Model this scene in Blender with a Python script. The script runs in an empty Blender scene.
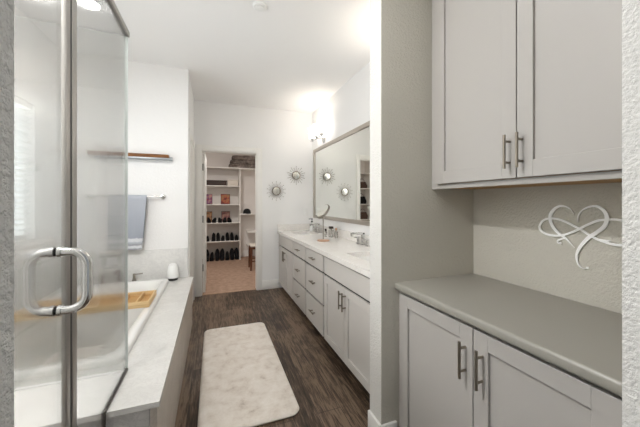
import bpy, bmesh, math, random
from mathutils import Vector, Matrix
random.seed(7)
S = bpy.context.scene
COL = S.collection
R = math.radians

# ------------------------------------------------------------------ camera, world, lights, exposure
cd = bpy.data.cameras.new('camera'); cam = bpy.data.objects.new('camera', cd); COL.objects.link(cam)
cam.location = (0, 0, 1.312); cam.rotation_euler = (R(90), 0, R(-20.4))
cd.sensor_width = 36; cd.lens = 36 * 286.2 / 640; cd.shift_y = -11.1 / 640; cd.clip_start = .02
S.camera = cam

WORLD, WIN_W, CLOSET_W, VAN_E = .31, 33, 18, 3.9
CAN_W = (0.2, 37, 4); LENS = 8
W = bpy.data.worlds.new('daylight'); S.world = W; W.use_nodes = True
bg = W.node_tree.nodes['Background']
bg.inputs[0].default_value = (.90, .96, 1.0, 1); bg.inputs[1].default_value = WORLD

S.view_settings.view_transform = 'Standard'; S.view_settings.look = 'None'
S.view_settings.gamma = 1; S.view_settings.use_curve_mapping = False
S.view_settings.exposure = 0.17
S.cycles.max_bounces = 10; S.cycles.diffuse_bounces = 6; S.cycles.transparent_max_bounces = 16
S.cycles.sample_clamp_indirect = 6; S.cycles.use_denoising = True

def area(name, loc, rot, sx, sy, watts, col=(1, 1, 1), shape='RECTANGLE'):
    l = bpy.data.lights.new(name, 'AREA'); l.shape = shape; l.size = sx
    if shape in ('RECTANGLE', 'ELLIPSE'): l.size_y = sy
    l.energy = watts; l.color = col
    o = bpy.data.objects.new(name, l); COL.objects.link(o); o.location = loc; o.rotation_euler = rot
    return o
area('window_daylight', (-1.75, 2.35, 1.56), (0, R(-90), 0), 1.2, 1.3, WIN_W, (.90, .96, 1.0))

# ------------------------------------------------------------------ materials
def lin(c):
    def f(v):
        v /= 255
        return v / 12.92 if v <= .04045 else ((v + .055) / 1.055) ** 2.4
    return tuple(f(v) for v in c) + (1,)
class NT:
    def __init__(s, name):
        s.m = bpy.data.materials.new(name); s.m.use_nodes = True; s.t = s.m.node_tree
        s.b = s.t.nodes['Principled BSDF']; s.out = s.t.nodes['Material Output']
    def n(s, typ, **kw):
        x = s.t.nodes.new(typ)
        for k, v in kw.items():
            if hasattr(x, k): setattr(x, k, v)
            else: x.inputs[k.replace('_', ' ')].default_value = v
        return x
    def l(s, a, b): s.t.links.new(a, b)
    def coord(s, scale=(1, 1, 1), rot=(0, 0, 0)):
        tc = s.n('ShaderNodeTexCoord'); mp = s.n('ShaderNodeMapping')
        mp.inputs['Scale'].default_value = scale; mp.inputs['Rotation'].default_value = rot
        s.l(tc.outputs['Object'], mp.inputs[0]); return mp.outputs[0]
    def ramp(s, fac, stops):
        r = s.n('ShaderNodeValToRGB'); e = r.color_ramp.elements
        while len(e) < len(stops): e.new(.5)
        for q, (p, c) in zip(e, stops): q.position = p; q.color = c
        s.l(fac, r.inputs[0]); return r.outputs[0]
    def noise(s, vec, scale, detail=4, rough=.55, dist=0):
        x = s.n('ShaderNodeTexNoise'); x.inputs['Scale'].default_value = scale; x.inputs['Detail'].default_value = detail
        x.inputs['Roughness'].default_value = rough; x.inputs['Distortion'].default_value = dist
        s.l(vec, x.inputs['Vector']); return x
    def bump(s, h, strength, dist):
        b = s.n('ShaderNodeBump'); b.inputs['Strength'].default_value = strength; b.inputs['Distance'].default_value = dist
        s.l(h, b.inputs['Height']); s.l(b.outputs[0], s.b.inputs['Normal'])
def plain(name, c, rough=.5, metal=0, bump=0, bscale=200, spec=.5, emit=0):
    k = NT(name); k.b.inputs['Base Color'].default_value = lin(c); k.b.inputs['Roughness'].default_value = rough
    k.b.inputs['Metallic'].default_value = metal; k.b.inputs['Specular IOR Level'].default_value = spec
    if bump: k.bump(k.noise(k.coord(), bscale, 2).outputs[0], bump, .002)
    if emit:
        k.b.inputs['Emission Color'].default_value = lin(c); k.b.inputs['Emission Strength'].default_value = emit
    return k.m
M = {}
def wallmat(name, c, scale, strength, dist):
    k = NT(name); k.b.inputs['Base Color'].default_value = lin(c); k.b.inputs['Roughness'].default_value = .75
    k.b.inputs['Specular IOR Level'].default_value = .3
    n = k.noise(k.coord(), scale, 3, .6)
    k.bump(k.ramp(n.outputs[0], [(.38, (0, 0, 0, 1)), (.62, (1, 1, 1, 1))]), strength, dist); return k.m
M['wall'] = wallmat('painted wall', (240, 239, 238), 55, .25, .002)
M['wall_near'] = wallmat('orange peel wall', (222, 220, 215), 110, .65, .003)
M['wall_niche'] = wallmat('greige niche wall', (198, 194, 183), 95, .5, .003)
M['ceiling'] = plain('ceiling paint', (247, 246, 245), .85, bump=.08, bscale=90, spec=.2)
M['cab_gap_shade'] = plain('cabinet box with painted gap shade', (82, 78, 74), .6)  # carcass colour darkened to paint shade into the gaps between fronts
M['trim'] = plain('white trim paint', (238, 236, 232), .4)
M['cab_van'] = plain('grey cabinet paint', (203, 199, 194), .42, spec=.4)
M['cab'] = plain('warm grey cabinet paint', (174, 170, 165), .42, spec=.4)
M['cab_dark'] = plain('toe kick', (52, 47, 44), .6)
M['counter_grey'] = plain('grey painted countertop', (150, 147, 138), .32, spec=.45)
M['plywood'] = plain('cabinet underside wood', (168, 126, 72), .55)
M['nickel'] = plain('brushed nickel', (150, 144, 136), .33, 1)
M['bronze'] = plain('dark nickel pull', (150, 142, 130), .4, 1)
M['chrome'] = plain('chrome', (215, 215, 214), .12, 1)
M['steel'] = plain('shower hardware', (172, 169, 165), .42, 1)
M['darksteel'] = plain('dark nickel channel', (92, 88, 84), .4, 1)
M['seal'] = plain('dark seal', (48, 46, 44), .5)
M['mirror'] = plain('mirror silver', (242, 244, 240), .015, 1)
M['disc'] = plain('aged mirror disc', (236, 234, 230), .12, 1)
M['mframe'] = plain('champagne frame', (186, 178, 168), .35, .7)
M['porcelain'] = plain('porcelain', (236, 235, 232), .15)
M['tub'] = plain('acrylic tub', (238, 237, 234), .2)
M['white'] = plain('white plastic', (240, 240, 238), .4)
M['black'] = plain('black plastic', (24, 23, 23), .4)
M['shoe'] = plain('black leather', (17, 16, 17), .75, spec=.2)
M['boot'] = plain('dark boot leather', (22, 21, 24), .8, spec=.2)
M['sole'] = plain('rubber sole', (38, 36, 36), .7)
M['heart'] = plain('white metal', (252, 252, 250), .4)
M['shelfwhite'] = plain('white melamine', (238, 235, 230), .5)
M['closet'] = plain('closet wall', (232, 227, 222), .8)
M['rose'] = plain('rose gold', (216, 176, 150), .3, .8)
M['champagne'] = plain('champagne rim', (222, 208, 196), .3, .8)
M['darkbox'] = plain('dark brown box', (58, 44, 38), .6)
M['paleplastic'] = plain('pale translucent box', (214, 206, 194), .5)
M['hinge'] = plain('hinge steel', (110, 104, 98), .35, 1)
M['lens'] = plain('lamp lens', (255, 253, 250), .4, emit=LENS)
M['shade'] = plain('lit glass shade', (255, 250, 243), .3, emit=VAN_E)
M['capfabric'] = plain('black cotton', (20, 20, 22), .9)
M['greyledge'] = plain('grey metal ledge', (168, 172, 176), .35, .4)
M['bag'] = plain('brown leather', (72, 52, 42), .55)

def glass(name, tint, refl=1.0, haze=0):
    k = NT(name); k.t.nodes.remove(k.b)
    tr = k.n('ShaderNodeBsdfTransparent'); tr.inputs[0].default_value = tint
    gl = k.n('ShaderNodeBsdfGlossy'); gl.inputs['Roughness'].default_value = .03
    fr = k.n('ShaderNodeFresnel'); fr.inputs[0].default_value = 1.45
    mu = k.n('ShaderNodeMath', operation='MULTIPLY'); mu.inputs[1].default_value = refl; k.l(fr.outputs[0], mu.inputs[0])
    mx = k.n('ShaderNodeMixShader'); k.l(mu.outputs[0], mx.inputs[0]); k.l(tr.outputs[0], mx.inputs[1]); k.l(gl.outputs[0], mx.inputs[2])
    last = mx.outputs[0]
    if haze:      # water-spotted pane: part of the view through it is blurred
        rf = k.n('ShaderNodeBsdfRefraction'); rf.inputs['IOR'].default_value = 1.05; rf.inputs['Roughness'].default_value = .35; rf.inputs[0].default_value = tint
        m2 = k.n('ShaderNodeMixShader'); m2.inputs[0].default_value = haze; k.l(last, m2.inputs[1]); k.l(rf.outputs[0], m2.inputs[2]); last = m2.outputs[0]
    k.l(last, k.out.inputs[0]); return k.m
M['glass'] = glass('shower glass', (.992, .996, .994, 1), .45, .19)
M['glass_edge'] = plain('green glass edge', (222, 228, 225), .2)
M['clear'] = glass('clear glass', (.86, .85, .83, 1), 1.0, .0)
M['pane'] = glass('window glass', (.98, .99, .99, 1), .6)

def stone(name, c0, c1, vein, scale, rough=.22):
    k = NT(name); v = k.coord()
    n1 = k.noise(v, scale, 6, .6, .8); n2 = k.noise(v, scale * 2.2, 8, .65, 2.2)
    base = k.ramp(n1.outputs[0], [(.3, lin(c0)), (.7, lin(c1))])
    vm = k.ramp(n2.outputs[0], [(.46, (0, 0, 0, 1)), (.5, (1, 1, 1, 1)), (.54, (0, 0, 0, 1))])
    mx = k.n('ShaderNodeMixRGB'); mm = k.n('ShaderNodeMath', operation='MULTIPLY'); mm.inputs[1].default_value = .4
    k.l(vm, mm.inputs[0]); k.l(mm.outputs[0], mx.inputs[0]); k.l(base, mx.inputs[1]); mx.inputs[2].default_value = lin(vein)
    k.l(mx.outputs[0], k.b.inputs['Base Color']); k.b.inputs['Roughness'].default_value = rough; return k.m
M['quartz'] = stone('white quartz', (234, 230, 225), (240, 237, 233), (216, 210, 204), 2.5)
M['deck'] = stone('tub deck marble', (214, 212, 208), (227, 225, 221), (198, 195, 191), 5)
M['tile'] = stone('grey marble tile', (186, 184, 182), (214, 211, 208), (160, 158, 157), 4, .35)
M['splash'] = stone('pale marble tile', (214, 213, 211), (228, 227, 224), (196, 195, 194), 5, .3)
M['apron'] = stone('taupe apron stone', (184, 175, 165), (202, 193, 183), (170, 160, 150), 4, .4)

def planks():
    k = NT('wood plank floor'); v = k.coord()
    rot = k.coord(rot=(0, 0, R(90)))
    br = k.n('ShaderNodeTexBrick'); k.l(rot, br.inputs['Vector'])
    br.inputs['Color1'].default_value = (0, 0, 0, 1); br.inputs['Color2'].default_value = (1, 1, 1, 1); br.inputs['Mortar'].default_value = (.5, .5, .5, 1)
    br.inputs['Scale'].default_value = 1; br.inputs['Brick Width'].default_value = 1.22; br.inputs['Row Height'].default_value = .152
    br.inputs['Mortar Size'].default_value = .0016; br.inputs['Bias'].default_value = 0; br.offset = .37
    cs = k.coord(scale=(26, 1.8, 1)); g = k.noise(cs, 1.6, 8, .68, .6)
    cs2 = k.coord(scale=(90, 5, 1)); g2 = k.noise(cs2, 1.5, 5, .7)
    big = k.noise(v, 3.2, 5, .65, .5)
    def mix(a, b, f):
        m = k.n('ShaderNodeMath', operation='MULTIPLY_ADD'); m.inputs[1].default_value = f; k.l(b, m.inputs[0]); k.l(a, m.inputs[2]); return m.outputs[0]
    h = k.n('ShaderNodeMath', operation='MULTIPLY'); h.inputs[1].default_value = .12; k.l(br.outputs[0], h.inputs[0])
    t = mix(mix(mix(h.outputs[0], g.outputs[0], .8), g2.outputs[0], .65), big.outputs[0], .3)
    col = k.ramp(t, [(.66, lin((26, 19, 14))), (.83, lin((54, 42, 33))), (.96, lin((94, 77, 62))), (1.0, lin((122, 103, 86)))])
    dk = k.n('ShaderNodeMixRGB'); k.l(br.outputs['Fac'], dk.inputs[0]); k.l(col, dk.inputs[1]); dk.inputs[2].default_value = lin((34, 27, 23))
    k.l(dk.outputs[0], k.b.inputs['Base Color']); k.b.inputs['Roughness'].default_value = .42; k.b.inputs['Specular IOR Level'].default_value = .35
    k.bump(t, .12, .002); return k.m
M['floor'] = planks()
def rugm():
    k = NT('faux fur rug'); v = k.coord()
    n = k.noise(v, 12, 9, .64, .25); n2 = k.noise(v, 320, 2)
    c = k.ramp(n.outputs[0], [(.3, lin((192, 178, 164))), (.38, lin((218, 207, 195))), (.48, lin((228, 219, 208))), (.7, lin((240, 233, 225)))])
    k.l(c, k.b.inputs['Base Color']); k.b.inputs['Roughness'].default_value = .95; k.b.inputs['Specular IOR Level'].default_value = .1
    k.b.inputs['Sheen Weight'].default_value = .3
    k.bump(n2.outputs[0], .5, .004); return k.m
M['rug'] = rugm()
def noisy(name, c0, c1, scale, rough, bump, stretch=(1, 1, 1)):
    k = NT(name); n = k.noise(k.coord(stretch), scale, 6, .65)
    k.l(k.ramp(n.outputs[0], [(.32, lin(c0)), (.68, lin(c1))]), k.b.inputs['Base Color'])
    k.b.inputs['Roughness'].default_value = rough; k.b.inputs['Specular IOR Level'].default_value = .25
    if bump: k.bump(n.outputs[0], bump, .003)
    return k.m
M['carpet'] = noisy('closet carpet', (150, 124, 106), (180, 152, 132), 14, .95, .3)
M['bamboo'] = noisy('bamboo', (206, 172, 122), (234, 204, 156), 3, .5, .05, (2, 40, 40))
M['bamboo_in'] = noisy('bamboo base', (184, 142, 90), (212, 172, 116), 3, .5, .05, (2, 40, 40))
M['walnut'] = noisy('walnut', (92, 58, 32), (150, 100, 58), 4, .5, .05, (2, 30, 30))
M['stoolwood'] = noisy('stool wood', (84, 52, 36), (118, 78, 54), 4, .5, .05, (30, 30, 2))
M['blanket'] = noisy('brown blanket', (84, 74, 68), (172, 160, 152), 11, .95, .5)
def towelm():
    k = NT('blue grey terry'); tc = k.n('ShaderNodeTexCoord'); sp = k.n('ShaderNodeSeparateXYZ'); k.l(tc.outputs['Object'], sp.inputs[0])
    mr = k.n('ShaderNodeMapRange'); mr.inputs[1].default_value = -.53; mr.inputs[2].default_value = 0; k.l(sp.outputs[2], mr.inputs[0])
    a, b, g, w = lin((178, 182, 190)), lin((160, 165, 176)), lin((150, 152, 158)), lin((214, 216, 220))
    nz = k.noise(k.coord(), 45, 5, .7); ad = k.n('ShaderNodeMath', operation='MULTIPLY_ADD'); ad.inputs[1].default_value = .06; k.l(nz.outputs[0], ad.inputs[0]); k.l(mr.outputs[0], ad.inputs[2])
    c = k.ramp(ad.outputs[0], [(0, g), (.05, g), (.07, w), (.10, w), (.12, g), (.17, lin((186, 190, 198))), (.19, w), (.235, w), (.25, b), (1, a)])
    k.l(c, k.b.inputs['Base Color']); k.b.inputs['Roughness'].default_value = .95; k.b.inputs['Specular IOR Level'].default_value = .1
    k.bump(k.noise(k.coord(), 240, 2).outputs[0], .6, .004); return k.m
M['towel'] = towelm()
def artm(name, stops, scale):
    k = NT(name); n = k.noise(k.coord(), scale, 3, .5)
    k.l(k.ramp(n.outputs[0], stops), k.b.inputs['Base Color']); k.b.inputs['Roughness'].default_value = .5; return k.m
M['art_red'] = artm('red print', [(.35, lin((60, 44, 40))), (.45, lin((150, 56, 46))), (.55, lin((168, 110, 70))), (.68, lin((112, 110, 78)))], 12)
M['art_pink'] = artm('pink print', [(.35, lin((96, 64, 70))), (.48, lin((156, 104, 100))), (.6, lin((182, 146, 130)))], 14)
M['art_purple'] = artm('purple print', [(.35, lin((150, 50, 58))), (.48, lin((106, 70, 110))), (.6, lin((190, 140, 130)))], 14)
M['art_tan'] = artm('tan print', [(.35, lin((76, 56, 46))), (.5, lin((160, 118, 84))), (.6, lin((190, 150, 112)))], 14)

# ------------------------------------------------------------------ mesh helpers
def wloc(o):
    v = Vector((0, 0, 0))
    while o: v += o.location; o = o.parent
    return v
class MB:
    def __init__(s): s.bm = bmesh.new(); s.mi = 0
    def add(s, t):
        me = bpy.data.meshes.new('t'); t.to_mesh(me); t.free()
        n0 = len(s.bm.faces); s.bm.from_mesh(me); bpy.data.meshes.remove(me)
        s.bm.faces.ensure_lookup_table()
        for f in s.bm.faces[n0:]: f.material_index = s.mi
        return s
    def box(s, x0, x1, y0, y1, z0, z1, bev=0, seg=2, mat=None):
        t = bmesh.new(); bmesh.ops.create_cube(t, size=1)
        for v in t.verts:
            v.co = Vector(((x0 + x1) / 2 + v.co.x * (x1 - x0), (y0 + y1) / 2 + v.co.y * (y1 - y0), (z0 + z1) / 2 + v.co.z * (z1 - z0)))
        if bev: bmesh.ops.bevel(t, geom=t.edges[:], offset=bev, segments=seg, affect='EDGES', profile=.5)
        if mat is not None: t.transform(mat)
        return s.add(t)
    def cyl(s, p0, p1, r0, r1=None, n=20):
        p0, p1 = Vector(p0), Vector(p1); d = p1 - p0
        t = bmesh.new(); bmesh.ops.create_cone(t, cap_ends=True, segments=n, radius1=r0, radius2=r0 if r1 is None else r1, depth=d.length)
        t.transform(Matrix.Translation((p0 + p1) / 2) @ d.to_track_quat('Z', 'Y').to_matrix().to_4x4()); return s.add(t)
    def tube(s, pts, r, n=12, caps=True):
        pts = [Vector(p) for p in pts]; t = bmesh.new(); rings = []
        up = None
        for i, p in enumerate(pts):
            d = (pts[min(i + 1, len(pts) - 1)] - pts[max(i - 1, 0)]).normalized()
            if up is None:
                up = Vector((0, 0, 1)) if abs(d.z) < .9 else Vector((1, 0, 0))
            a = (up - d * up.dot(d)).normalized(); up = a; b = d.cross(a)
            rr = r[i] if isinstance(r, (list, tuple)) else r
            rings.append([t.verts.new(p + a * rr * math.cos(2 * math.pi * k / n) + b * rr * math.sin(2 * math.pi * k / n)) for k in range(n)])
        for A, B in zip(rings, rings[1:]):
            for k in range(n): t.faces.new((A[k], A[(k + 1) % n], B[(k + 1) % n], B[k]))
        if caps: t.faces.new(rings[0][::-1]); t.faces.new(rings[-1])
        bmesh.ops.recalc_face_normals(t, faces=t.faces[:]); return s.add(t)
    def lathe(s, prof, loc=(0, 0, 0), n=28, axis=None, cap=True):
        t = bmesh.new(); rings = []
        for r, z in prof: rings.append([t.verts.new((r * math.cos(2 * math.pi * k / n), r * math.sin(2 * math.pi * k / n), z)) for k in range(n)])
        for A, B in zip(rings, rings[1:]):
            for k in range(n): t.faces.new((A[k], A[(k + 1) % n], B[(k + 1) % n], B[k]))
        if cap: t.faces.new(rings[0][::-1]); t.faces.new(rings[-1])
        bmesh.ops.recalc_face_normals(t, faces=t.faces[:])
        m = Matrix.Translation(loc)
        if axis is not None: m = m @ Vector(axis).to_track_quat('Z', 'Y').to_matrix().to_4x4()
        t.transform(m); return s.add(t)
    def loft(s, rings, cap0=True, cap1=True):
        t = bmesh.new(); V = [[t.verts.new(p) for p in r] for r in rings]; n = len(V[0])
        for A, B in zip(V, V[1:]):
            for k in range(n): t.faces.new((A[k], A[(k + 1) % n], B[(k + 1) % n], B[k]))
        if cap0: t.faces.new(V[0][::-1])
        if cap1: t.faces.new(V[-1])
        bmesh.ops.recalc_face_normals(t, faces=t.faces[:]); return s.add(t)
    def slab(s, us, vs, skip, w0, w1, f):
        """cells of a grid with some left out, extruded w0..w1; f(u, v, w) gives the point"""
        t = bmesh.new(); c = {}
        def P(i, j, k):
            if (i, j, k) not in c: c[i, j, k] = t.verts.new(f(us[i], vs[j], (w0, w1)[k]))
            return c[i, j, k]
        ok = lambda i, j: 0 <= i < len(us) - 1 and 0 <= j < len(vs) - 1 and (i, j) not in skip
        for i in range(len(us) - 1):
            for j in range(len(vs) - 1):
                if not ok(i, j): continue
                for k in (0, 1): t.faces.new([P(i, j, k), P(i + 1, j, k), P(i + 1, j + 1, k), P(i, j + 1, k)])
                for (di, dj, a, b) in ((-1, 0, (0, 0), (0, 1)), (1, 0, (1, 0), (1, 1)), (0, -1, (0, 0), (1, 0)), (0, 1, (0, 1), (1, 1))):
                    if not ok(i + di, j + dj):
                        t.faces.new([P(i + a[0], j + a[1], 0), P(i + b[0], j + b[1], 0), P(i + b[0], j + b[1], 1), P(i + a[0], j + a[1], 1)])
        bmesh.ops.recalc_face_normals(t, faces=t.faces[:]); return s.add(t)
    def build(s, name, mat, parent=None, smooth=35):
        me = bpy.data.meshes.new(name); 
        if parent is not None:
            s.bm.transform(Matrix.Translation(-wloc(parent)))
        s.bm.to_mesh(me); s.bm.free()
        for m in (mat if isinstance(mat, (list, tuple)) else [mat]): me.materials.append(M[m])
        if smooth:
            me.polygons.foreach_set('use_smooth', [True] * len(me.polygons)); me.set_sharp_from_angle(angle=R(smooth))
        o = bpy.data.objects.new(name, me); COL.objects.link(o); o.parent = parent
        return o
def rrect(x0, x1, y0, y1, r, z, n=6):
    out = []
    for cx, cy, a in ((x1 - r, y1 - r, 0), (x0 + r, y1 - r, 90), (x0 + r, y0 + r, 180), (x1 - r, y0 + r, 270)):
        for k in range(n + 1):
            q = R(a + 90 * k / n); out.append((cx + r * math.cos(q), cy + r * math.sin(q), z))
    return out
def thing(name, loc, label, cat, group=None):
    o = bpy.data.objects.new(name, None); COL.objects.link(o); o.location = loc; o.empty_display_size = .05
    return tag(o, label, cat, group)
def tag(o, label, cat, group=None, kind=None):
    o['label'] = label; o['category'] = cat
    if group: o['group'] = group
    if kind: o['kind'] = kind
    return o
def struct(o, label=None):
    o['kind'] = 'structure'
    if label: o['label'] = label
    return o
def copy_tree(o, parent=None):
    c = o.copy(); COL.objects.link(c); c.parent = parent
    for ch in list(o.children): copy_tree(ch, c)
    return c
def sbox(name, mat, *b, bev=0): return struct(MB().box(*b, bev=bev).build(name, mat))

# ------------------------------------------------------------------ the setting
XL, XR, YE, YT, ZC = -1.345, 1.485, 4.34, 3.374, 2.74
sbox('floor', 'floor', -2.2, 2.4, -1.5, 4.36, -.05, 0)
sbox('floor_closet', 'carpet', -1.2, 1.45, 4.36, 7.25, -.05, .006)
sbox('ceiling', 'ceiling', XL - .12, XR + .12, .24, YE + .115, ZC, ZC + .1)
sbox('ceiling_closet', 'closet', -1.2, 1.45, YE + .115, 7.25, ZC, ZC + .1)
struct(MB().slab([.24, 1.75, 2.95, YE + .115], [0, 1.02, 2.09, ZC], {(1, 1)}, XL - .12, XL, lambda u, v, w: (w, u, v)).build('wall_left', 'wall', smooth=0))
sbox('wall_right', 'wall', XR, XR + .12, .24, YE + .115, 0, ZC)
struct(MB().slab([-.255, -.16, .61, XR], [0, 2.045, ZC], {(1, 0)}, YE, YE + .115, lambda u, v, w: (u, w, v)).build('wall_end', 'wall', smooth=0))
sbox('wall_tub_end', 'wall', XL, -.255, YT, YE + .115, 0, ZC)
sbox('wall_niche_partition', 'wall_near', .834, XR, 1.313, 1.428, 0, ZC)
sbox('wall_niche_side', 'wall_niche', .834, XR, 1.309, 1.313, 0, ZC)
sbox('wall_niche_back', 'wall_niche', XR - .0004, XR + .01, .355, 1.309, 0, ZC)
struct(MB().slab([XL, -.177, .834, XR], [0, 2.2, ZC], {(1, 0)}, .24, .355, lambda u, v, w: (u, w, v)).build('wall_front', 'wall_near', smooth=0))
sbox('wall_closet_back', 'closet', -1.2, 1.45, 7.12, 7.25, 0, ZC)
sbox('wall_closet_left', 'closet', -1.2, -1.05, YE + .115, 7.12, 0, ZC)
sbox('wall_closet_right', 'closet', 1.3, 1.45, YE + .115, 7.12, 0, ZC)
sbox('baseboard_end', 'trim', .685, .95, YE - .015, YE, 0, .135, bev=.003)
sbox('baseboard_closet', 'trim', .585, 1.3, 7.105, 7.12, 0, .15, bev=.003)
struct(MB().box(.819, .834, 1.294, 1.428, 0, .135, bev=.003).box(.819, .925, 1.294, 1.309, 0, .135, bev=.003).build('baseboard_niche', 'trim'))
# closet doorway casing and jamb
b = MB()
b.box(-.235, -.16, YE - .016, YE, 0, 2.12, bev=.003).box(.61, .685, YE - .016, YE, 0, 2.12, bev=.003).box(-.16, .61, YE - .016, YE, 2.045, 2.12, bev=.003)
b.box(-.16, -.15, YE, YE + .115, 0, 2.045).box(.60, .61, YE, YE + .115, 0, 2.045).box(-.15, .60, YE, YE + .115, 2.035, 2.045)
struct(b.build('trim_1', 'trim'))
# toilet-room door in the side wall
b = MB()
b.box(-.255, -.241, 3.42, 3.495, 0, 2.12, bev=.003).box(-.255, -.241, 4.19, 4.265, 0, 2.12, bev=.003).box(-.255, -.241, 3.495, 4.19, 2.045, 2.12, bev=.003)
struct(b.build('trim_2', 'trim'))
struct(MB().box(-.255, -.25, 3.497, 4.188, .01, 2.043).build('door_2', 'trim'))
# closet door, swung in
d1 = bpy.data.objects.new('door_1', None); COL.objects.link(d1); d1.location = (-.135, YE + .1, 0); struct(d1, 'white closet door standing open')
b = MB().box(-.147, -.112, YE + .118, YE + .82, .012, 2.03, bev=.002)
for z0, z1 in ((.2, .95), (1.08, 1.9)):
    b.box(-.115, -.108, YE + .23, YE + .7, z0, z1, bev=.006)
b.build('door_panel', 'trim', d1)
for z in (.37, 1.07, 1.82):
    MB().box(-.1495, -.143, YE + .085, YE + .118, z - .045, z + .045).cyl((-.143, YE + .112, z - .05), (-.143, YE + .112, z + .05), .007, n=10).build('hinge', 'hinge', d1)
# window in the tub wall
w1 = bpy.data.objects.new('window_1', None); COL.objects.link(w1); w1.location = (XL - .06, 2.35, 1.02); struct(w1, 'white window above the tub')
struct(MB().slab([1.75, 1.79, 2.91, 2.95], [1.02, 1.06, 2.05, 2.09], {(1, 1)}, XL - .1, XL - .05, lambda u, v, w: (w, u, v)).build('window_frame', 'trim', w1, smooth=0))
struct(MB().box(XL - .08, XL - .072, 1.79, 2.91, 1.06, 2.05).build('window_pane', 'pane', w1))
bl = thing('window_blind', (XL - .02, 2.35, 2.05), 'white horizontal slat blind hanging in the window beside the tub', 'blind')
MB().box(XL - .045, XL - .005, 1.77, 2.93, 2.045, 2.085, bev=.003).build('head_rail', 'white', bl)
b = MB(); n = 24
for i in range(n):
    z = 1.06 + i * .041
    b.box(-.02, .02, 1.78, 2.92, -.0012, .0012, mat=Matrix.Translation((XL - .025, 0, z)) @ Matrix.Rotation(R(-28), 4, 'Y'))
b.build('slats', 'white', bl)
# tile splash around the tub
struct(MB().box(XL, -.262, YT - .012, YT, .513, .827, bev=.002).build('wall_tile_end', 'splash'))
struct(MB().box(XL, XL + .012, 1.60, YT - .012, .513, .827, bev=.002).build('wall_tile_left', 'splash'))
struct(MB().box(-.435, -.335, .355, 1.30, 0, .1, bev=.006).build('trim_shower_curb', 'deck'))

# ------------------------------------------------------------------ ceiling fittings
def can(x, y, watts, label):
    t = thing('recessed_light', (x, y, ZC), label, 'ceiling light', 'recessed ceiling lights')
    MB().lathe([(.095, -.008), (.095, 0), (.066, 0), (.07, -.008), (.095, -.008)], (x, y, ZC), cap=False).build('trim_ring', 'white', t)
    MB().cyl((x, y, ZC - .002), (x, y, ZC - .005), .066, n=28).build('lens', 'lens', t)
    area('recessed_lamp', (x, y, ZC - .02), (0, 0, 0), .13, .13, watts, (1, 1, 1), 'DISK')
can(-.84, 2.5, CAN_W[0], 'round recessed ceiling light over the tub, seen through the shower glass')
can(-.85, .95, CAN_W[1], 'added unseen ceiling light inside the shower stall')  # out-of-view lamp added to brighten the room
can(.34, 1.05, CAN_W[2], 'added unseen ceiling light between shower and grey cabinets')  # unseen lamp, put in to lift the niche and aisle
sd = thing('sprinkler_cover', (.316, 2.1, ZC), 'small white round sprinkler cover on the bathroom ceiling', 'ceiling fitting')
MB().lathe([(.052, 0), (.052, -.008), (.044, -.014)], (.316, 2.1, ZC)).build('cover', 'white', sd)
MB().lathe([(.03, -.013), (.03, -.018), (.02, -.02)], (.316, 2.1, ZC)).build('cap', 'white', sd)
t = thing('closet_light', (.1, 5.1, ZC), 'round flush ceiling light inside the closet', 'ceiling light')
MB().lathe([(.16, 0), (.16, -.03), (.14, -.04)], (.1, 5.1, ZC)).build('rim', 'white', t)
MB().lathe([(.135, -.035), (.12, -.06), (.06, -.075), (.01, -.08)], (.1, 5.1, ZC)).build('diffuser', 'lens', t)
area('closet_lamp', (.1, 5.1, ZC - .1), (0, 0, 0), .25, .25, CLOSET_W, (1, .96, .93), 'DISK')

# ------------------------------------------------------------------ cabinets (all fronts face -x)
def shaker(xf, y0, y1, z0, z1, name, mat, parent, st=.058, rail=.06, th=.02):
    b = MB(); e = .0012
    b.box(xf + .011, xf + th, y0 + .01, y1 - .01, z0 + .01, z1 - .01)
    b.box(xf, xf + th, y0, y0 + st, z0, z1, bev=e, seg=1).box(xf, xf + th, y1 - st, y1, z0, z1, bev=e, seg=1)
    b.box(xf, xf + th, y0 + st, y1 - st, z0, z0 + rail, bev=e, seg=1).box(xf, xf + th, y0 + st, y1 - st, z1 - rail, z1, bev=e, seg=1)
    return b.build(name, mat, parent)
def slabdoor(xf, y0, y1, z0, z1, name, mat, parent, th=.02):
    return MB().box(xf, xf + th, y0, y1, z0, z1, bev=.002, seg=1).build(name, mat, parent)
def pull(xf, p0, p1, parent, mat='bronze', r=.0058, off=.032):
    """bar pull between two points (y, z) in the door plane"""
    a, c = Vector((xf - off, p0[0], p0[1])), Vector((xf - off, p1[0], p1[1])); d = (c - a).normalized()
    b = MB().cyl(a, c, r, n=14)
    for q in (a + d * .026, c - d * .026): b.cyl(q, (xf + .001, q.y, q.z), r * .85, n=12)
    return b.build('handle', mat, parent)
ZV, XF = .879, .934
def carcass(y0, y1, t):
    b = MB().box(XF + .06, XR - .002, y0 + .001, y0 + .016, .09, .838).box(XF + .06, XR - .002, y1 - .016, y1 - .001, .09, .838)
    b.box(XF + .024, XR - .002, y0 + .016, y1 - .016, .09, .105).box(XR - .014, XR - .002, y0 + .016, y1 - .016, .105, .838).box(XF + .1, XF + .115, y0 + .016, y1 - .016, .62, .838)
    o = b.build('carcass', 'cab_gap_shade', t)
    MB().box(XF + .075, XF + .095, y0 + .001, y1 - .001, 0.001, .09).build('toe_kick', 'cab_dark', t)
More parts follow.
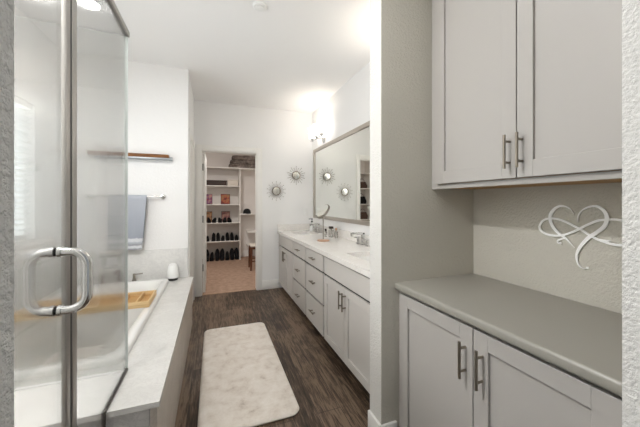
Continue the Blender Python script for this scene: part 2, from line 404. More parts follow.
def sinkcab(y0, y1, label):
    t = thing('sink_cabinet', (1.2, (y0 + y1) / 2, 0), label, 'cabinet', 'vanity cabinets')
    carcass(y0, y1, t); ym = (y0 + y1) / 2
    slabdoor(XF, y0 + .015, y1 - .015, .676, .825, 'false_front', 'cab_van', t)
    d = shaker(XF, y0 + .015, ym - .0025, .088, .656, 'door', 'cab_van', t); pull(XF, (ym - .03, .49), (ym - .03, .63), d)
    d = shaker(XF, ym + .0025, y1 - .015, .088, .656, 'door', 'cab_van', t); pull(XF, (ym + .03, .49), (ym + .03, .63), d)
def drawercab(y0, y1, label):
    t = thing('drawer_cabinet', (1.2, (y0 + y1) / 2, 0), label, 'cabinet', 'vanity cabinets')
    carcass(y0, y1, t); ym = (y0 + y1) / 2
    for z0, z1 in ((.676, .825), (.376, .656), (.088, .356)):
        d = slabdoor(XF, y0 + .015, y1 - .015, z0, z1, 'drawer', 'cab_van', t); zc = (z0 + z1) / 2 + .005
        pull(XF, (ym - .062, zc), (ym + .062, zc), d)
sinkcab(3.485, 4.338, 'grey two-door vanity cabinet at the end wall, under the farther sink')
drawercab(2.955, 3.485, 'grey three-drawer vanity cabinet next to the farther sink cabinet')
drawercab(2.42, 2.955, 'grey three-drawer vanity cabinet next to the nearer sink cabinet')
sinkcab(1.55, 2.42, 'grey two-door vanity cabinet nearest the partition, under the nearer sink')
MB_end = MB().box(XF, XR - .002, 1.43, 1.549, 0, .838).build('filler_panel', 'cab_van'); tag(MB_end, 'grey filler panel between the vanity and the partition', 'panel')

SX0, SX1 = 1.06, 1.38
SK = [(3.66, 4.14), (1.74, 2.22)]
ct = thing('vanity_countertop', (1.2, 2.9, .84), 'long white quartz countertop with backsplash on the grey vanity', 'countertop')
MB().slab([.915, SX0, SX1, XR - .001], [1.43, SK[1][0], SK[1][1], SK[0][0], SK[0][1], YE - .001], {(1, 1), (1, 3)}, .839, ZV, lambda u, v, w: (u, v, w)).build('slab', 'quartz', ct, smooth=0)
MB().box(XR - .019, XR - .001, 1.43, YE - .02, ZV, .975, bev=.002).build('backsplash', 'quartz', ct)
MB().box(.915, XR - .019, YE - .02, YE - .001, ZV, .975, bev=.002).build('side_splash', 'quartz', ct)
def sink(y0, y1, label):
    yc = (y0 + y1) / 2; xc = (SX0 + SX1) / 2
    t = thing('sink', (xc, yc, .70), label, 'sink', 'undermount vanity sinks')
    g = .012
    MB().loft([rrect(SX0 - g, SX1 + g, y0 - g, y1 + g, .03, .8385), rrect(SX0, SX1, y0, y1, .03, .8385), rrect(SX0 + .005, SX1 - .005, y0 + .005, y1 - .005, .04, .80),
               rrect(SX0 + .03, SX1 - .03, y0 + .03, y1 - .03, .06, .72), rrect(SX0 + .1, SX1 - .1, y0 + .16, y1 - .16, .05, .706)], cap0=False).build('basin', 'porcelain', t, smooth=50)
    MB().lathe([(.024, 0), (.024, .004), (.016, .005)], (xc, yc, .706)).build('drain', 'chrome', t)
sink(*SK[0], 'white rectangular undermount sink near the end wall')
sink(*SK[1], 'white rectangular undermount sink nearest the partition')
def faucet(y, label):
    x = 1.425; ZV = .8795; t = thing('vanity_faucet', (x, y, ZV), label, 'faucet', 'vanity faucets')
    b = MB().box(x - .022, x + .022, y - .024, y + .024, ZV, ZV + .006, bev=.002).box(x - .015, x + .015, y - .018, y + .018, ZV + .005, ZV + .125, bev=.004)
    b.box(x - .135, x + .015, y - .018, y + .018, ZV + .105, ZV + .128, bev=.004).box(x - .133, x - .112, y - .014, y + .014, ZV + .092, ZV + .107, bev=.002)
    b.build('spout', 'chrome', t)
    for s in (-1, 1):
        q = y + s * .1
        MB().box(x - .02, x + .02, q - .02, q + .02, ZV, ZV + .006, bev=.002).box(x - .012, x + .012, q - .012, q + .012, ZV + .005, ZV + .06, bev=.003) \
            .box(x - .05, x + .014, q - .012, q + .012, ZV + .06, ZV + .074, bev=.003).build('handle', 'chrome', t)
faucet(3.9, 'chrome square widespread faucet at the farther sink')
faucet(2.32 - .34 + .6, 'chrome square widespread faucet beside the nearer sink')

# big mirror and its lights
mr = thing('wall_mirror', (1.47, 2.85, 1.09), 'large champagne-framed rectangular mirror above the vanity', 'mirror')
MB().box(1.475, XR - .001, 1.55, 4.22, 1.095, 2.11).build('mirror_glass', 'mirror', mr, smooth=0)
MB().slab([1.50, 1.545, 4.195, 4.24], [1.075, 1.12, 2.085, 2.13], {(1, 1)}, 1.462, XR - .001, lambda u, v, w: (w, u, v)).build('frame', 'mframe', mr, smooth=0)
def vlight(y0, label):
    z = 2.225; t = thing('vanity_light', (XR, y0, z), label, 'wall light', 'vanity lights')
    MB().lathe([(.062, 0), (.062, .012), (.05, .02)], (XR - .001, y0, z), axis=(-1, 0, 0)).build('back_plate', 'chrome', t)
    MB().cyl((XR - .01, y0, z), (1.37, y0, z), .011).cyl((1.37, y0 - .25, z), (1.37, y0 + .25, z), .011).build('bar', 'chrome', t)
    for k in (-1, 0, 1):
        y = y0 + k * .183
        c = MB().lathe([(.012, -.02), (.014, 0), (.034, .012), (.036, .03), (.03, .032)], (1.37, y, z)).build('cup', 'chrome', t)
        MB().lathe([(.04, .024), (.052, .03), (.058, .06), (.06, .185), (.055, .187), (.052, .06), (.04, .036)], (1.37, y, z)).build('shade', 'shade', t)
vlight(3.815, 'chrome three-shade vanity light lit above the mirror near the end wall')
vlight(1.88, 'chrome three-shade vanity light lit over the nearer sink behind the partition')

# sunburst mirrors on the end wall
def sunburst(x, z, nray, label, thin):
    t = thing('sunburst_mirror', (x, YE, z), label, 'mirror', 'sunburst mirrors on the end wall')
    MB().lathe([(.058, 0), (.058, .011), (.04, .0128), (.02, .0138), (.004, .0142)], (x, YE - .001, z), axis=(0, -1, 0)).build('mirror_disc', 'disc', t)
    MB().lathe([(.056, .0), (.067, .0), (.067, .018), (.056, .018), (.056, 0)], (x, YE - .001, z), axis=(0, -1, 0), cap=False).build('ring', 'bronze', t)
    b = MB()
    for k in range(nray):
        a = 2 * math.pi * k / nray; r1 = .142 if k % 2 else .115
        c, s = math.cos(a), math.sin(a)
        b.cyl((x + .062 * c, YE - .009, z + .062 * s), (x + r1 * c, YE - .009, z + r1 * s), .0016 if thin else .0022, n=6)
        if not thin or k % 2: b.lathe([(.001, -.005), (.004, -.003), (.006, 0), (.004, .003), (.001, .005)], (x + r1 * c, YE - .009, z + r1 * s), n=8)
    b.build('rays', 'bronze', t)
sunburst(.899, 1.486, 28, 'lower silver sunburst mirror with fine wire rays, beside the closet doorway', True)
sunburst(1.214, 1.734, 20, 'upper silver sunburst mirror with beaded rays, beside the vanity mirror', False)
sw = thing('light_switch', (1.368, YE, 1.16), 'white light switch plate on the end wall above the backsplash', 'switch')
MB().box(1.333, 1.403, YE - .007, YE - .0005, 1.10, 1.22, bev=.002).build('plate', 'white', sw)
MB().box(1.35, 1.386, YE - .012, YE - .006, 1.125, 1.195, bev=.002).build('rocker', 'white', sw)

# things on the vanity
sp = thing('soap_dispenser', (1.27, 3.87, ZV), 'white soap bottle with a black pump beside the farther sink', 'soap dispenser')
sp.location = (1.395, 4.10, ZV); X0, Y0 = 1.395, 4.10
MB().lathe([(.028, 0), (.032, .004), (.032, .10), (.024, .118), (.013, .124), (.013, .134)], (X0, Y0, ZV + .0005)).build('bottle', 'white', sp)
MB().lathe([(.016, .132), (.016, .15), (.006, .152), (.006, .175), (.013, .177), (.013, .19)], (X0, Y0, ZV)).box(X0 - .05, X0, Y0 - .006, Y0 + .006, ZV + .178, ZV + .19, bev=.002).build('pump', 'black', sp)
X0, Y0 = 1.155, 3.0
mm = thing('makeup_mirror', (X0, Y0, ZV), 'round tilted makeup mirror on a slim rose-gold stand', 'mirror')
MB().lathe([(.066, 0), (.07, .003), (.07, .009), (.064, .014), (.01, .018)], (X0, Y0, ZV + .0005)).build('base', 'rose', mm)
MB().cyl((X0, Y0, ZV + .015), (X0, Y0, ZV + .27), .006).build('stem', 'nickel', mm)
ax = Vector((-.78, -.12, .60)).normalized(); cpt = Vector((X0, Y0, ZV + .33))
MB().lathe([(.088, -.012), (.096, -.008), (.096, .008), (.088, .012)], cpt, axis=ax, n=36).build('rim', 'nickel', mm)
MB().lathe([(.086, .0125), (.086, .0132), (.02, .0134)], cpt, axis=ax, n=36).lathe([(.086, -.0125), (.086, -.0132), (.02, -.0134)], cpt, axis=ax, n=36).build('mirror_disc', 'mirror', mm)
MB().tube([(X0, Y0, ZV + .26), cpt - ax * .02 + Vector((0, 0, -.02)), cpt], .006).build('pivot', 'nickel', mm)
def perfume(x, y, w, d, h, cap, label, capmat='black'):
    t = thing('perfume_bottle', (x, y, ZV), label, 'bottle', 'perfume bottles on the vanity')
    MB().box(x - w / 2, x + w / 2, y - d / 2, y + d / 2, ZV + .0005, ZV + h, bev=.005).lathe([(.01, h), (.01, h + .012)], (x, y, ZV)).build('bottle', 'clear', t)
    MB().box(x - cap / 2, x + cap / 2, y - cap / 2, y + cap / 2, ZV + h + .01, ZV + h + .04, bev=.005).build('cap', capmat, t)
perfume(1.37, 3.29, .045, .075, .095, .05, 'clear square perfume bottle with a dark bow-like cap behind the makeup mirror', 'darkbox')
perfume(1.39, 3.18, .03, .045, .085, .022, 'small clear perfume bottle with a pale cap next to the dark-capped one', 'rose')
perfume(1.33, 3.37, .03, .035, .06, .02, 'smallest clear perfume bottle, in front of the dark-capped one', 'darkbox')

# ------------------------------------------------------------------ niche cabinets
XN = .925; Y0, Y1 = .356, 1.308
bc = thing('base_cabinet', (1.2, .83, 0), 'warm grey two-door base cabinet in the wall niche', 'cabinet', 'niche cabinets')
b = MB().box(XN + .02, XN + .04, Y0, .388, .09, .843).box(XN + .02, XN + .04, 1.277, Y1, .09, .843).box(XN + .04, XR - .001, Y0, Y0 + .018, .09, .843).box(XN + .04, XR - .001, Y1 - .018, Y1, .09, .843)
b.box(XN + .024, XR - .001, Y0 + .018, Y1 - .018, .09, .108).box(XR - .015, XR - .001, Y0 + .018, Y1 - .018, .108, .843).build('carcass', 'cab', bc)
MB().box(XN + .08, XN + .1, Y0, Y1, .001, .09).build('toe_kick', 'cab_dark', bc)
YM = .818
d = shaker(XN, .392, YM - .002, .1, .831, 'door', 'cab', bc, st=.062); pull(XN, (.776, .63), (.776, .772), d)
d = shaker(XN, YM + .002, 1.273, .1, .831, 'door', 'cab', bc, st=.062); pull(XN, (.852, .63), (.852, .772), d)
nc = tag(MB().box(.91, XR - .001, Y0, Y1, .844, .883, bev=.012, seg=4).build('niche_countertop', 'counter_grey'), 'smooth grey painted countertop on the niche base cabinet', 'countertop')
uc = thing('wall_cabinet', (1.33, .83, 1.386), 'warm grey two-door upper cabinet hung in the wall niche', 'cabinet', 'niche cabinets')
XU = 1.147; YM = .808
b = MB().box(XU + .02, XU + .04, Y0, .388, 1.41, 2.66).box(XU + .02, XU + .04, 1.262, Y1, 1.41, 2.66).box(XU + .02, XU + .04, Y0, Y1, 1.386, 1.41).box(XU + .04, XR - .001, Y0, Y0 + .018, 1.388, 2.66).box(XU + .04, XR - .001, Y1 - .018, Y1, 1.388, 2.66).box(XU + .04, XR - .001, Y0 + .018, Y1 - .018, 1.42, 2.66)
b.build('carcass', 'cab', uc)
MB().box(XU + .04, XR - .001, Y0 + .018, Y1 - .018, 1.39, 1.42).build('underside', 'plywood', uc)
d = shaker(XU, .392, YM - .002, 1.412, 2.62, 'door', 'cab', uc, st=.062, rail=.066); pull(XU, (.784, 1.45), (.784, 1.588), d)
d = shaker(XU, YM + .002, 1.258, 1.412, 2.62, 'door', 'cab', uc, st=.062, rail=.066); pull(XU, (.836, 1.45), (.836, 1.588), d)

# heart with infinity loop on the niche wall
def catmull(p, m=10):
    q = [p[0]] + list(p) + [p[-1]]; out = []
    for i in range(1, len(q) - 2):
        a, b_, c, d_ = [Vector(x) for x in q[i - 1:i + 3]]
        for k in range(m):
            t = k / m
            out.append(.5 * ((2 * b_) + (c - a) * t + (2 * a - 5 * b_ + 4 * c - d_) * t * t + (3 * b_ - a - 3 * c + d_) * t ** 3))
    out.append(Vector(p[-1])); return out
LH = [(.785, 1.258), (.801, 1.284), (.83, 1.296), (.856, 1.287), (.876, 1.261), (.88, 1.234), (.868, 1.2), (.845, 1.172), (.815, 1.15), (.797, 1.131), (.783, 1.114)]
RH = [(.772, 1.226), (.77, 1.256), (.753, 1.281), (.727, 1.295), (.702, 1.294), (.681, 1.275), (.674, 1.249), (.681, 1.218), (.705, 1.19), (.73, 1.168), (.756, 1.133), (.773, 1.098), (.776, 1.069), (.768, 1.042), (.753, 1.031), (.738, 1.036)]
IN = [(.625, 1.241), (.647, 1.245), (.675, 1.243), (.705, 1.236), (.743, 1.214), (.776, 1.191), (.819, 1.168), (.856, 1.159), (.896, 1.162), (.921, 1.178), (.925, 1.2), (.912, 1.223), (.888, 1.236), (.852, 1.236), (.819, 1.226), (.787, 1.21), (.756, 1.193), (.73, 1.175), (.705, 1.161), (.675, 1.151), (.647, 1.146), (.615, 1.15), (.594, 1.164), (.586, 1.19), (.594, 1.222), (.612, 1.237), (.625, 1.241)]
CU = [(.812, 1.146), (.825, 1.149), (.837, 1.145), (.849, 1.137), (.846, 1.126), (.839, 1.127)]
FL = [(.714, 1.163), (.687, 1.159), (.658, 1.159)]
b = MB()
def stroke(pts, wf, x0):
    p = catmull(pts); n = len(p); t = bmesh.new(); rows = []
    for i, q in enumerate(p):
        xo = x0 - .0015 * i / n; d = (p[min(i + 1, n - 1)] - p[max(i - 1, 0)]).normalized(); nn = Vector((-d.y, d.x)); w = max(wf(i / (n - 1)), .0006)
        rows.append([t.verts.new((x, (q + nn * s * w).x, (q + nn * s * w).y)) for x, s in ((xo, 1), (xo, -1), (xo + .005, -1), (xo + .005, 1))])
    for A, B in zip(rows, rows[1:]):
        for k in range(4): t.faces.new((A[k], A[(k + 1) % 4], B[(k + 1) % 4], B[k]))
    t.faces.new(rows[0][::-1]); t.faces.new(rows[-1]); bmesh.ops.recalc_face_normals(t, faces=t.faces[:]); b.add(t)
taper = lambda w, a=.25: (lambda u: w * min(1, u / a + .05, (1 - u) / a + .05))
stroke(LH, taper(.0068, .4), 1.4755); stroke(RH, taper(.0068, .4), 1.476); stroke(IN, lambda u: .0045, 1.475)
stroke(CU, taper(.003), 1.4765); stroke(FL, taper(.0028), 1.4765)
for y, z in ((.839, 1.127), (.738, 1.036)): b.cyl((1.4762, y, z), (1.481, y, z), .005, n=12)
for y, z in ((.882, 1.236), (.674, 1.243), (.776, 1.08)): b.cyl((1.478, y, z), (XR - .0005, y, z), .004, n=10)
tag(b.build('heart_wall_art', 'heart', smooth=30), 'white metal heart with an infinity loop on the niche wall', 'wall art')

# ------------------------------------------------------------------ tub, deck, shower
DX, DY, DZ = -.204, 1.303, .513
TX0, TX1, TY0, TY1 = -1.26, -.42, 1.665, 3.25
dk = thing('tub_deck', (-.77, 2.3, 0), 'white marble tub deck with stone apron along the aisle', 'tub deck')
MB().slab([XL + .001, TX0 + .03, TX1 - .03, DX], [DY, TY0 + .03, TY1 - .03, YT - .001], {(1, 1)}, DZ - .022, DZ, lambda u, v, w: (u, v, w)).build('slab', 'deck', dk, smooth=0)
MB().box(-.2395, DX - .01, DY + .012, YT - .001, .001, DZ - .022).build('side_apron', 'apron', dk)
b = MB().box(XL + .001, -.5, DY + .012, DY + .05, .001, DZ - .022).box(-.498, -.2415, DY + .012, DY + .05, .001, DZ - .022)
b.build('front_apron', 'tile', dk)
tb = thing('bathtub', (-.85, 2.48, 0), 'white drop-in bathtub sunk in the marble deck', 'bathtub')
z = DZ + .0005
MB().loft([rrect(TX0, TX1, TY0, TY1, .05, z), rrect(TX0, TX1, TY0, TY1, .05, z + .024), rrect(TX0 + .01, TX1 - .01, TY0 + .01, TY1 - .01, .045, z + .033),
           rrect(TX0 + .055, TX1 - .055, TY0 + .06, TY1 - .06, .06, z + .03), rrect(TX0 + .068, TX1 - .068, TY0 + .075, TY1 - .075, .07, z + .004),
           rrect(TX0 + .10, TX1 - .10, TY0 + .13, TY1 - .12, .12, .30), rrect(TX0 + .14, TX1 - .14, TY0 + .22, TY1 - .18, .14, .13), rrect(TX0 + .2, TX1 - .2, TY0 + .32, TY1 - .26, .1, .11)], cap0=False).build('basin', 'tub', tb, smooth=60)
MB().lathe([(.03, 0), (.03, .004), (.02, .006)], (-.845, 2.85, .111)).build('drain', 'chrome', tb)
# tub filler
tf = thing('tub_faucet', (-.86, 3.31, DZ), 'nickel deck-mounted tub faucet with lever handles at the tub end wall', 'faucet')
pts = [(-.87, 3.32, DZ), (-.87, 3.32, DZ + .08)] + [(-.87, 3.26 + .06 * math.cos(a), DZ + .08 + .06 * math.sin(a)) for a in [R(x) for x in range(15, 150, 15)]]
MB().tube(pts, .014).lathe([(.028, 0), (.028, .006), (.018, .012)], (-.87, 3.32, DZ)).build('spout', 'nickel', tf)
for x, s in ((-.74, 1), (-1.0, -1)):
    MB().lathe([(.024, 0), (.022, .01), (.012, .05), (.012, .085), (.008, .092)], (x, 3.31, DZ)).cyl((x, 3.31, DZ + .082), (x + s * .075, 3.31, DZ + .088), .006).build('handle', 'nickel', tf)
# wooden bath caddy
zc = DZ + .0345
cx0, cx1, cy0, cy1 = -1.22, -.44, 2.39, 2.68
bcad = thing('bath_caddy', (-.84, 2.68, zc), 'bamboo bath tray with compartments lying across the tub', 'bath caddy')
MB().box(cx0 + .02, cx1 - .012, cy0 + .008, cy1 - .008, zc, zc + .01).build('base', 'bamboo_in', bcad)
b = MB()
b.box(cx0, cx1, cy0, cy0 + .014, zc, zc + .045, bev=.004).box(cx0, cx1, cy1 - .014, cy1, zc, zc + .045, bev=.004).box(cx1 - .014, cx1, cy0 + .014, cy1 - .014, zc, zc + .045, bev=.004).box(cx0, cx0 + .014, cy0 + .014, cy1 - .014, zc, zc + .045, bev=.004)
b.build('frame', 'bamboo', bcad)
for x in (-.53, -.63, -.95): MB().box(x - .006, x + .006, cy0 + .014, cy1 - .014, zc + .01, zc + .04, bev=.002).build('divider', 'bamboo', bcad)
# dispenser by the wall
df = thing('aroma_diffuser', (-.393, 3.295, DZ), 'white rounded diffuser with a black base on the tub deck corner', 'diffuser')
MB().lathe([(.044, 0), (.046, .004), (.046, .024), (.04, .028)], (-.393, 3.295, DZ)).build('base', 'black', df)
MB().lathe([(.054, .026), (.056, .034), (.053, .08), (.044, .14), (.036, .16), (.02, .17), (.004, .172)], (-.393, 3.295, DZ)).build('body', 'white', df)
# ledge, towel bar, towel
sh = thing('wall_shelf', (-.76, YT, 1.755), 'narrow grey wall ledge with a brown wooden bar above the towel', 'shelf')
MB().box(-1.12, -.405, YT - .07, YT - .001, 1.75, 1.768, bev=.002).box(-1.12, -.405, YT - .008, YT - .001, 1.768, 1.79).build('ledge', 'greyledge', sh)
MB().box(-1.12, -.435, YT - .068, YT - .01, 1.7685, 1.803, bev=.002).build('wood_bar', 'walnut', sh)
tbz, tby = 1.372, YT - .062
tr = thing('towel_bar', (-.81, YT, tbz), 'chrome towel bar on the tub end wall', 'towel bar')
MB().cyl((-1.13, tby, tbz), (-.49, tby, tbz), .008).build('rod', 'chrome', tr)
for x in (-1.125, -.495):
    MB().lathe([(.024, 0), (.024, .006), (.012, .012), (.011, .055), (.015, .058), (.015, .072), (.008, .074)], (x, YT - .001, tbz), axis=(0, -1, 0)).build('bracket', 'chrome', tr)
def towel():
    x0, x1 = -.955, -.63; nx = 26; prof = []
    r = .014
    for i in range(19): prof.append((-r - .004 * math.sin(i / 18 * 2), -.525 + i * .525 / 18))
    for a in range(160, 0, -20): prof.append((r * math.cos(R(a)), r * math.sin(R(a))))
    for i in range(1, 17): prof.append((r, -i * .46 / 16))
    t = bmesh.new(); g = []
    for i in range(nx + 1):
        u = i / nx; row = []
        for k, (dy, dz) in enumerate(prof):
            f = max(0, -dz) / .525
            x = x0 + (x1 - x0) * u; x += (-.04 * f * u + .008 * f * (1 - u))
            y = tby + dy + (-.006 * f * math.sin(u * 9 + 1) - .012 * f if dy < 0 else .004 * f * math.sin(u * 7)) 
            row.append(t.verts.new((x, y, tbz + dz + .004 * math.sin(u * 6) * f)))
        g.append(row)
    for A, B in zip(g, g[1:]):
        for k in range(len(A) - 1): t.faces.new((A[k], A[k + 1], B[k + 1], B[k]))
    bmesh.ops.recalc_face_normals(t, faces=t.faces[:])
    bmesh.ops.solidify(t, geom=t.faces[:], thickness=.005)
    b = MB().add(t); root = bpy.data.objects.new('tmp', None); root.location = (0, 0, tbz)
    o = b.build('towel', 'towel', root, smooth=60); o.parent = None; o.location = (0, 0, tbz); bpy.data.objects.remove(root)
    return tag(o, 'blue-grey bath towel with pale woven bands hanging on the bar', 'towel')
towel()

# shower enclosure
XG, GY, GT = -.388, 1.59, 2.10; g = .005
se = thing('shower_enclosure', (XG, 1.0, 0), 'clear glass shower enclosure with metal frame and hinged door', 'shower enclosure')
MB().slab([1.05, DY - .004, GY + g], [.11, DZ + .006, GT], {(1, 0)}, XG - g, XG + g, lambda u, v, w: (w, u, v)).build('fixed_panel', ['glass'], se, smooth=0)
MB().box(XL + .001, XG - g - .002, GY - g, GY + g, DZ + .006, GT).build('return_panel', 'glass', se, smooth=0)
MB().box(XG - g, XG + g + .0005, GY + g, GY + g + .002, DZ + .006, GT).build('corner_edge', 'glass_edge', se)
dr = MB().box(XG - g, XG + g, .375, .99, .115, GT).build('door', 'glass', se, smooth=0)
MB().box(XG - .006, XG + .006, .988, 1.013, .11, GT, bev=.002).build('door_edge_rail', 'steel', dr)
b = MB(); zh0, zh1, rr, hh = 1.026, 1.181, .0118, .05
yh = .95
for s in (-1, 1):
    xo = XG + s * (.066 if s > 0 else .056); cr = .038; p = [(XG + s * .004, yh, zh1)]
    sx = 1 if s > 0 else -1
    for a in range(0, 91, 15): p.append((xo - sx * cr + sx * cr * math.sin(R(a)), yh, zh1 - cr + cr * math.cos(R(a))))
    for a in range(0, 91, 15): p.append((xo - sx * cr + sx * cr * math.cos(R(a)), yh, zh0 + cr - cr * math.sin(R(a))))
    p.append((XG + s * .004, yh, zh0)); b.tube(p, rr, n=16)
    for zz in (zh0, zh1): b.cyl((XG + s * .004, yh, zz), (XG + s * .012, yh, zz), .0145)
b.build('handle', 'chrome', dr)
for zz in (.35, 1.85): MB().box(XG - .014, XG + .014, .3555, .43, zz - .045, zz + .045, bev=.003).build('hinge', 'steel', dr)
MB().box(XG - .007, XG + .007, 1.022, 1.052, .1, GT, bev=.002).build('post', 'steel', se)
MB().box(XG - .0055, XG + .0055, 1.0132, 1.0218, .11, GT).build('seal', 'seal', se)
MB().box(XG - .012, XG + .012, 1.056, GY + .012, GT, GT + .026, bev=.002).build('header_rail', 'steel', se)
b = MB().box(XG - .006, XG + .006, DY - .014, GY + .01, DZ + .0005, DZ + .012, bev=.001).box(XG - .006, XG + .006, DY - .014, DY - .002, .11, DZ + .0005, bev=.001)
b.build('sill_channel', 'darksteel', se)
MB().box(XL + .002, XG - .01, GY - .008, GY + .008, DZ + .0005, DZ + .007).build('return_channel', 'white', se)

# ------------------------------------------------------------------ rug
RX0, RX1, RY0, RY1 = -.088, .511, 1.695, 3.13
rings = [rrect(RX0 + .006, RX1 - .006, RY0 + .006, RY1 - .006, .06, .001, 8), rrect(RX0, RX1, RY0, RY1, .066, .01, 8), rrect(RX0 + .004, RX1 - .004, RY0 + .004, RY1 - .004, .062, .018, 8), rrect(RX0 + .016, RX1 - .016, RY0 + .016, RY1 - .016, .05, .023, 8)]
tag(MB().loft(rings).build('bath_rug', 'rug', smooth=60), 'cream and taupe plush bath rug with rounded corners on the plank floor', 'rug')

# ------------------------------------------------------------------ the closet
YS, YB = 6.75, 7.119
SH = [2.10, 1.69, 1.27, .86, .444]
cs = thing('closet_shelving', (.55, 6.93, 0), 'white built-in closet shelving across the closet back wall', 'shelving')
for x in (-1.03, -.46, .555): MB().box(x, x + .022, YS, YB, .007, 2.10 - .02).build('upright', 'shelfwhite', cs)
MB().box(-1.049, 1.299, YS - .01, YB, 2.08, 2.10, bev=.001).build('shelf', 'shelfwhite', cs)
for zz in SH[1:]:
    for xa, xb in ((-1.008, -.46), (-.438, .555)): MB().box(xa, xb, YS, YB, zz - .02, zz, bev=.001).build('shelf', 'shelfwhite', cs)
MB().box(.577, 1.299, YS, YB, 1.03, 1.05, bev=.001).build('shelf', 'shelfwhite', cs)
for zz in (.635, .32):
    o = tag(MB().box(.745, 1.299, YS, YB, zz - .03, zz, bev=.001).build('corner_shelf', 'shelfwhite'), ('upper' if zz > .5 else 'lower') + ' short white shelf in the closet corner by the stool', 'shelf', 'short corner shelves')
# blankets
def blanket(zb, h, x0, x1, label, sd):
    rnd = random.Random(sd); rings = []
    ys = (YS + .01, YB - .02)
    n = 8
    b = MB()
    for f in range(2):
        z0 = zb + f * h / 2; rr = []
        for i in range(n + 1):
            u = i / n; x = x0 + (x1 - x0) * u; sag = .006 * math.sin(u * 7 + f + sd) + rnd.uniform(-.003, .003); e = .012 if i in (0, n) else 0
            rr.append([(x, ys[0] + .015 * rnd.random(), z0 + e), (x, ys[0] - .012 + .01 * rnd.random(), z0 + h / 4 + sag), (x, ys[0] + .015 * rnd.random(), z0 + h / 2 - e + sag * .6), (x, ys[1], z0 + h / 2 - e), (x, ys[1] + .005, z0 + h / 4), (x, ys[1], z0 + e)])
        b.loft(rr)
    return tag(b.build('folded_blanket', 'blanket', smooth=60), label, 'blanket', 'folded blankets on the closet top shelf')
blanket(2.101, .085, .33, .98, 'brown folded blanket at the bottom of the stack on the closet top shelf', 1)
blanket(2.196, .083, .36, 1.0, 'brown folded blanket in the middle of the stack on the closet top shelf', 2)
blanket(2.29, .095, .40, .97, 'brown folded blanket on top of the stack on the closet top shelf', 3)
# boxes
bx = thing('storage_box', (.06, 6.9, 1.69), 'flat dark brown box on the upper closet shelf', 'box')
MB().box(-.145, .275, 6.77, 7.05, 1.691, 1.77, bev=.004).build('body', 'darkbox', bx); MB().box(-.15, .28, 6.765, 7.055, 1.77, 1.805, bev=.004).build('lid', 'darkbox', bx)
bx = thing('storage_bin', (.41, 6.9, 1.69), 'pale plastic bin next to the flat dark brown box', 'box')
MB().box(.295, .53, 6.77, 7.05, 1.691, 1.80, bev=.01).build('body', 'paleplastic', bx); MB().box(.29, .535, 6.765, 7.055, 1.80, 1.825, bev=.004).build('lid', 'paleplastic', bx)
# pictures leaning at the shelf backs
def picture(x0, x1, zb, h, y, mat, label):
    t = thing('picture_box', ((x0 + x1) / 2, y, zb), label, 'picture', 'colourful pictures on the closet shelves')
    MB().box(x0, x1, y, y + .03, zb, zb + h, bev=.002).build('frame', 'darkbox', t)
    MB().box(x0 + .008, x1 - .008, y - .002, y + .001, zb + .012, zb + h - .008).build('print', mat, t)
picture(-.22, -.025, 1.271, .225, 6.80, 'art_purple', 'red and purple picture at the left on the middle closet shelf')
picture(.152, .35, 1.271, .23, 6.80, 'art_red', 'red and orange picture in the centre of the middle closet shelf')
picture(-.2, -.03, .861, .245, 7.02, 'art_tan', 'tan picture behind black shoes on the closet shelf second from bottom')
picture(.17, .36, .861, .245, 7.02, 'art_pink', 'pink picture behind black shoes on the closet shelf second from bottom')
# shoes: toes toward -y
def shoe_mesh(kind):
    b = MB(); n = 14
    def ring(y, w, zlo, zhi, nn=n):
        return [(w * math.cos(2 * math.pi * k / nn), y, (zlo + zhi) / 2 + (zhi - zlo) / 2 * math.sin(2 * math.pi * k / nn)) for k in range(nn)]
    L = .26
    def sole(h):
        r = [[(w * s, -L / 2 + L * u, zz) for s, zz in ((-1, 0), (1, 0), (1, h), (-1, h))] for u, w in ((0, .018), (.08, .036), (.3, .044), (.55, .034), (.8, .034), (.95, .03), (1, .016))]
        b.loft(r)
    if kind == 'low':
        sole(.018); b.loft([ring(-L / 2 + L * u, w, .012, h) for u, w, h in ((.01, .015, .035), (.08, .034, .055), (.25, .042, .07), (.42, .036, .095), (.55, .033, .10), (.75, .034, .09), (.92, .031, .105), (.99, .018, .10))])
    elif kind == 'ankle':
        sole(.025); b.loft([ring(-L / 2 + L * u, w, .02, h) for u, w, h in ((.01, .014, .04), (.08, .032, .06), (.28, .04, .08), (.45, .036, .12), (.52, .036, .165), (.75, .038, .17), (.93, .034, .172), (.985, .02, .16))])
    else:
        sole(.03); b.loft([ring(-L / 2 + L * u, w, .025, h) for u, w, h in ((.01, .016, .045), (.08, .036, .07), (.3, .045, .09), (.44, .042, .14), (.5, .046, .235), (.75, .05, .245), (.94, .044, .24), (.985, .026, .22))])
    return b
pro = {}
def shoe(kind, x, y, z, rz, label, group):
    if kind not in pro:
        o = shoe_mesh(kind).build('boot' if kind == 'boot' else 'shoe', 'boot' if kind == 'boot' else 'shoe', smooth=60); pro[kind] = o
    else:
        o = pro[kind].copy(); COL.objects.link(o)
    o.location = (x, y, z); o.rotation_euler = (0, 0, R(rz))
    return tag(o, label, 'boot' if kind == 'boot' else 'shoe', group)
ORD = ['leftmost', 'second from left', 'third from left', 'fourth from left', 'fifth from left', 'sixth from left', 'rightmost']
xs = [-.13, .0, .1, .2, .3, .4, .5]
for i, x in enumerate(xs):
    shoe('ankle' if i % 3 else 'low', x, 6.92, .4445, random.uniform(-4, 4), 'black shoe, %s in the row on the lowest closet shelf' % ORD[i], 'black shoes on the lowest closet shelf')
xs = [-.14, -.035, .08, .185, .295, .4, .503]
for i, x in enumerate(xs):
    shoe('ankle' if i in (1, 4) else 'boot', x, 6.9, .007, random.uniform(-3, 3), 'dark boot, %s in the row on the closet floor' % ORD[i], 'dark boots on the closet floor')
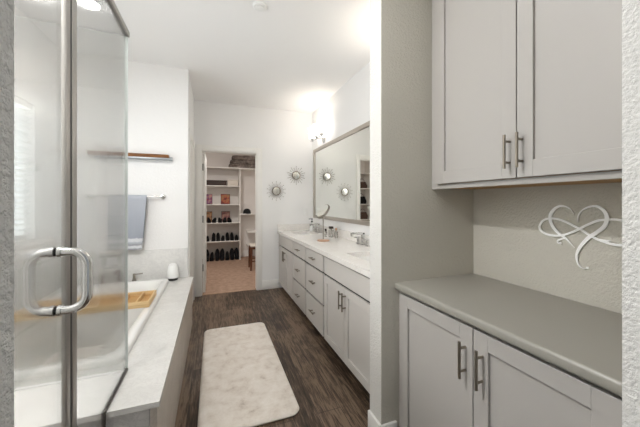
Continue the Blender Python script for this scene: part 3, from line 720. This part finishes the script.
xs = [-.10, .02, .13, .24, .34]
for i, (x, r) in enumerate(zip(xs, (4, -9, 6, -5, 6))):
    shoe('low', x, 6.87, .861, r, 'low black shoe, %s in front of the pictures on the closet shelf' % (ORD[i] if i < 4 else 'rightmost'), 'low black shoes before the pictures')
# bags and shoes the big mirror shows
def handbag(x, z, w, h, mat, label):
    t = thing('handbag', (x, 6.9, z), label, 'bag', 'handbags in the closet')
    MB().loft([rrect(x - w / 2, x + w / 2, 6.82, 6.98, .03, z), rrect(x - w / 2 - .01, x + w / 2 + .01, 6.81, 6.99, .03, z + h * .4), rrect(x - w / 2 + .015, x + w / 2 - .015, 6.87, 6.93, .025, z + h)]).build('body', mat, t, smooth=60)
    MB().tube([(x - w * .3, 6.9, z + h - .01)] + [(x + w * .3 * math.cos(a), 6.9, z + h + .08 * math.sin(a)) for a in [R(q) for q in range(160, 0, -20)]] + [(x + w * .3, 6.9, z + h - .01)], .006, n=8).build('strap', mat, t)
handbag(-.83, 1.691, .25, .18, 'bag', 'brown handbag on the upper closet shelf, reflected in the vanity mirror')
handbag(-.8, 1.271, .26, .2, 'shoe', 'black handbag on the middle closet shelf, reflected in the vanity mirror')
handbag(-.85, .861, .25, .19, 'bag', 'brown handbag on a low closet shelf, reflected in the vanity mirror')
# cap on the right-hand shelf
cp = thing('cap', (.735, 6.88, 1.051), 'black cap on the short closet shelf right of the divider', 'cap')
MB().lathe([(.088, 0), (.09, .03), (.08, .07), (.055, .10), (.02, .115), (.004, .117)], (.735, 6.89, 1.051), n=20).build('crown', 'capfabric', cp)
MB().loft([[(.735 + .075 * math.cos(R(a)) * s, 6.84 - .11 * math.sin(R(a)) * s, 1.052 + q) for a in range(0, 181, 20)] for s, q in ((1, 0), (1, .008))]).build('brim', 'capfabric', cp)
# stool
stx, sty = .83, 5.74
st = thing('wooden_stool', (stx, sty, 0), 'dark wooden stool with a pale seat on the closet carpet', 'stool')
MB().box(stx - .17, stx + .17, sty - .17, sty + .17, .455, .49, bev=.012, seg=3).build('seat', 'paleplastic', st)
MB().box(stx - .15, stx + .15, sty - .15, sty + .15, .41, .455, bev=.003).build('apron', 'stoolwood', st)
for sx in (-1, 1):
    for sy in (-1, 1):
        x, y = stx + sx * .145, sty + sy * .145
        MB().tube([(x + sx * .015, y + sy * .015, .007), (x, y, .455)], [.017, .023], n=10).build('leg', 'stoolwood', st)
for sy in (-1, 1): MB().cyl((stx - .15, sty + sy * .15, .18), (stx + .15, sty + sy * .15, .18), .012, n=10).build('stretcher', 'stoolwood', st)
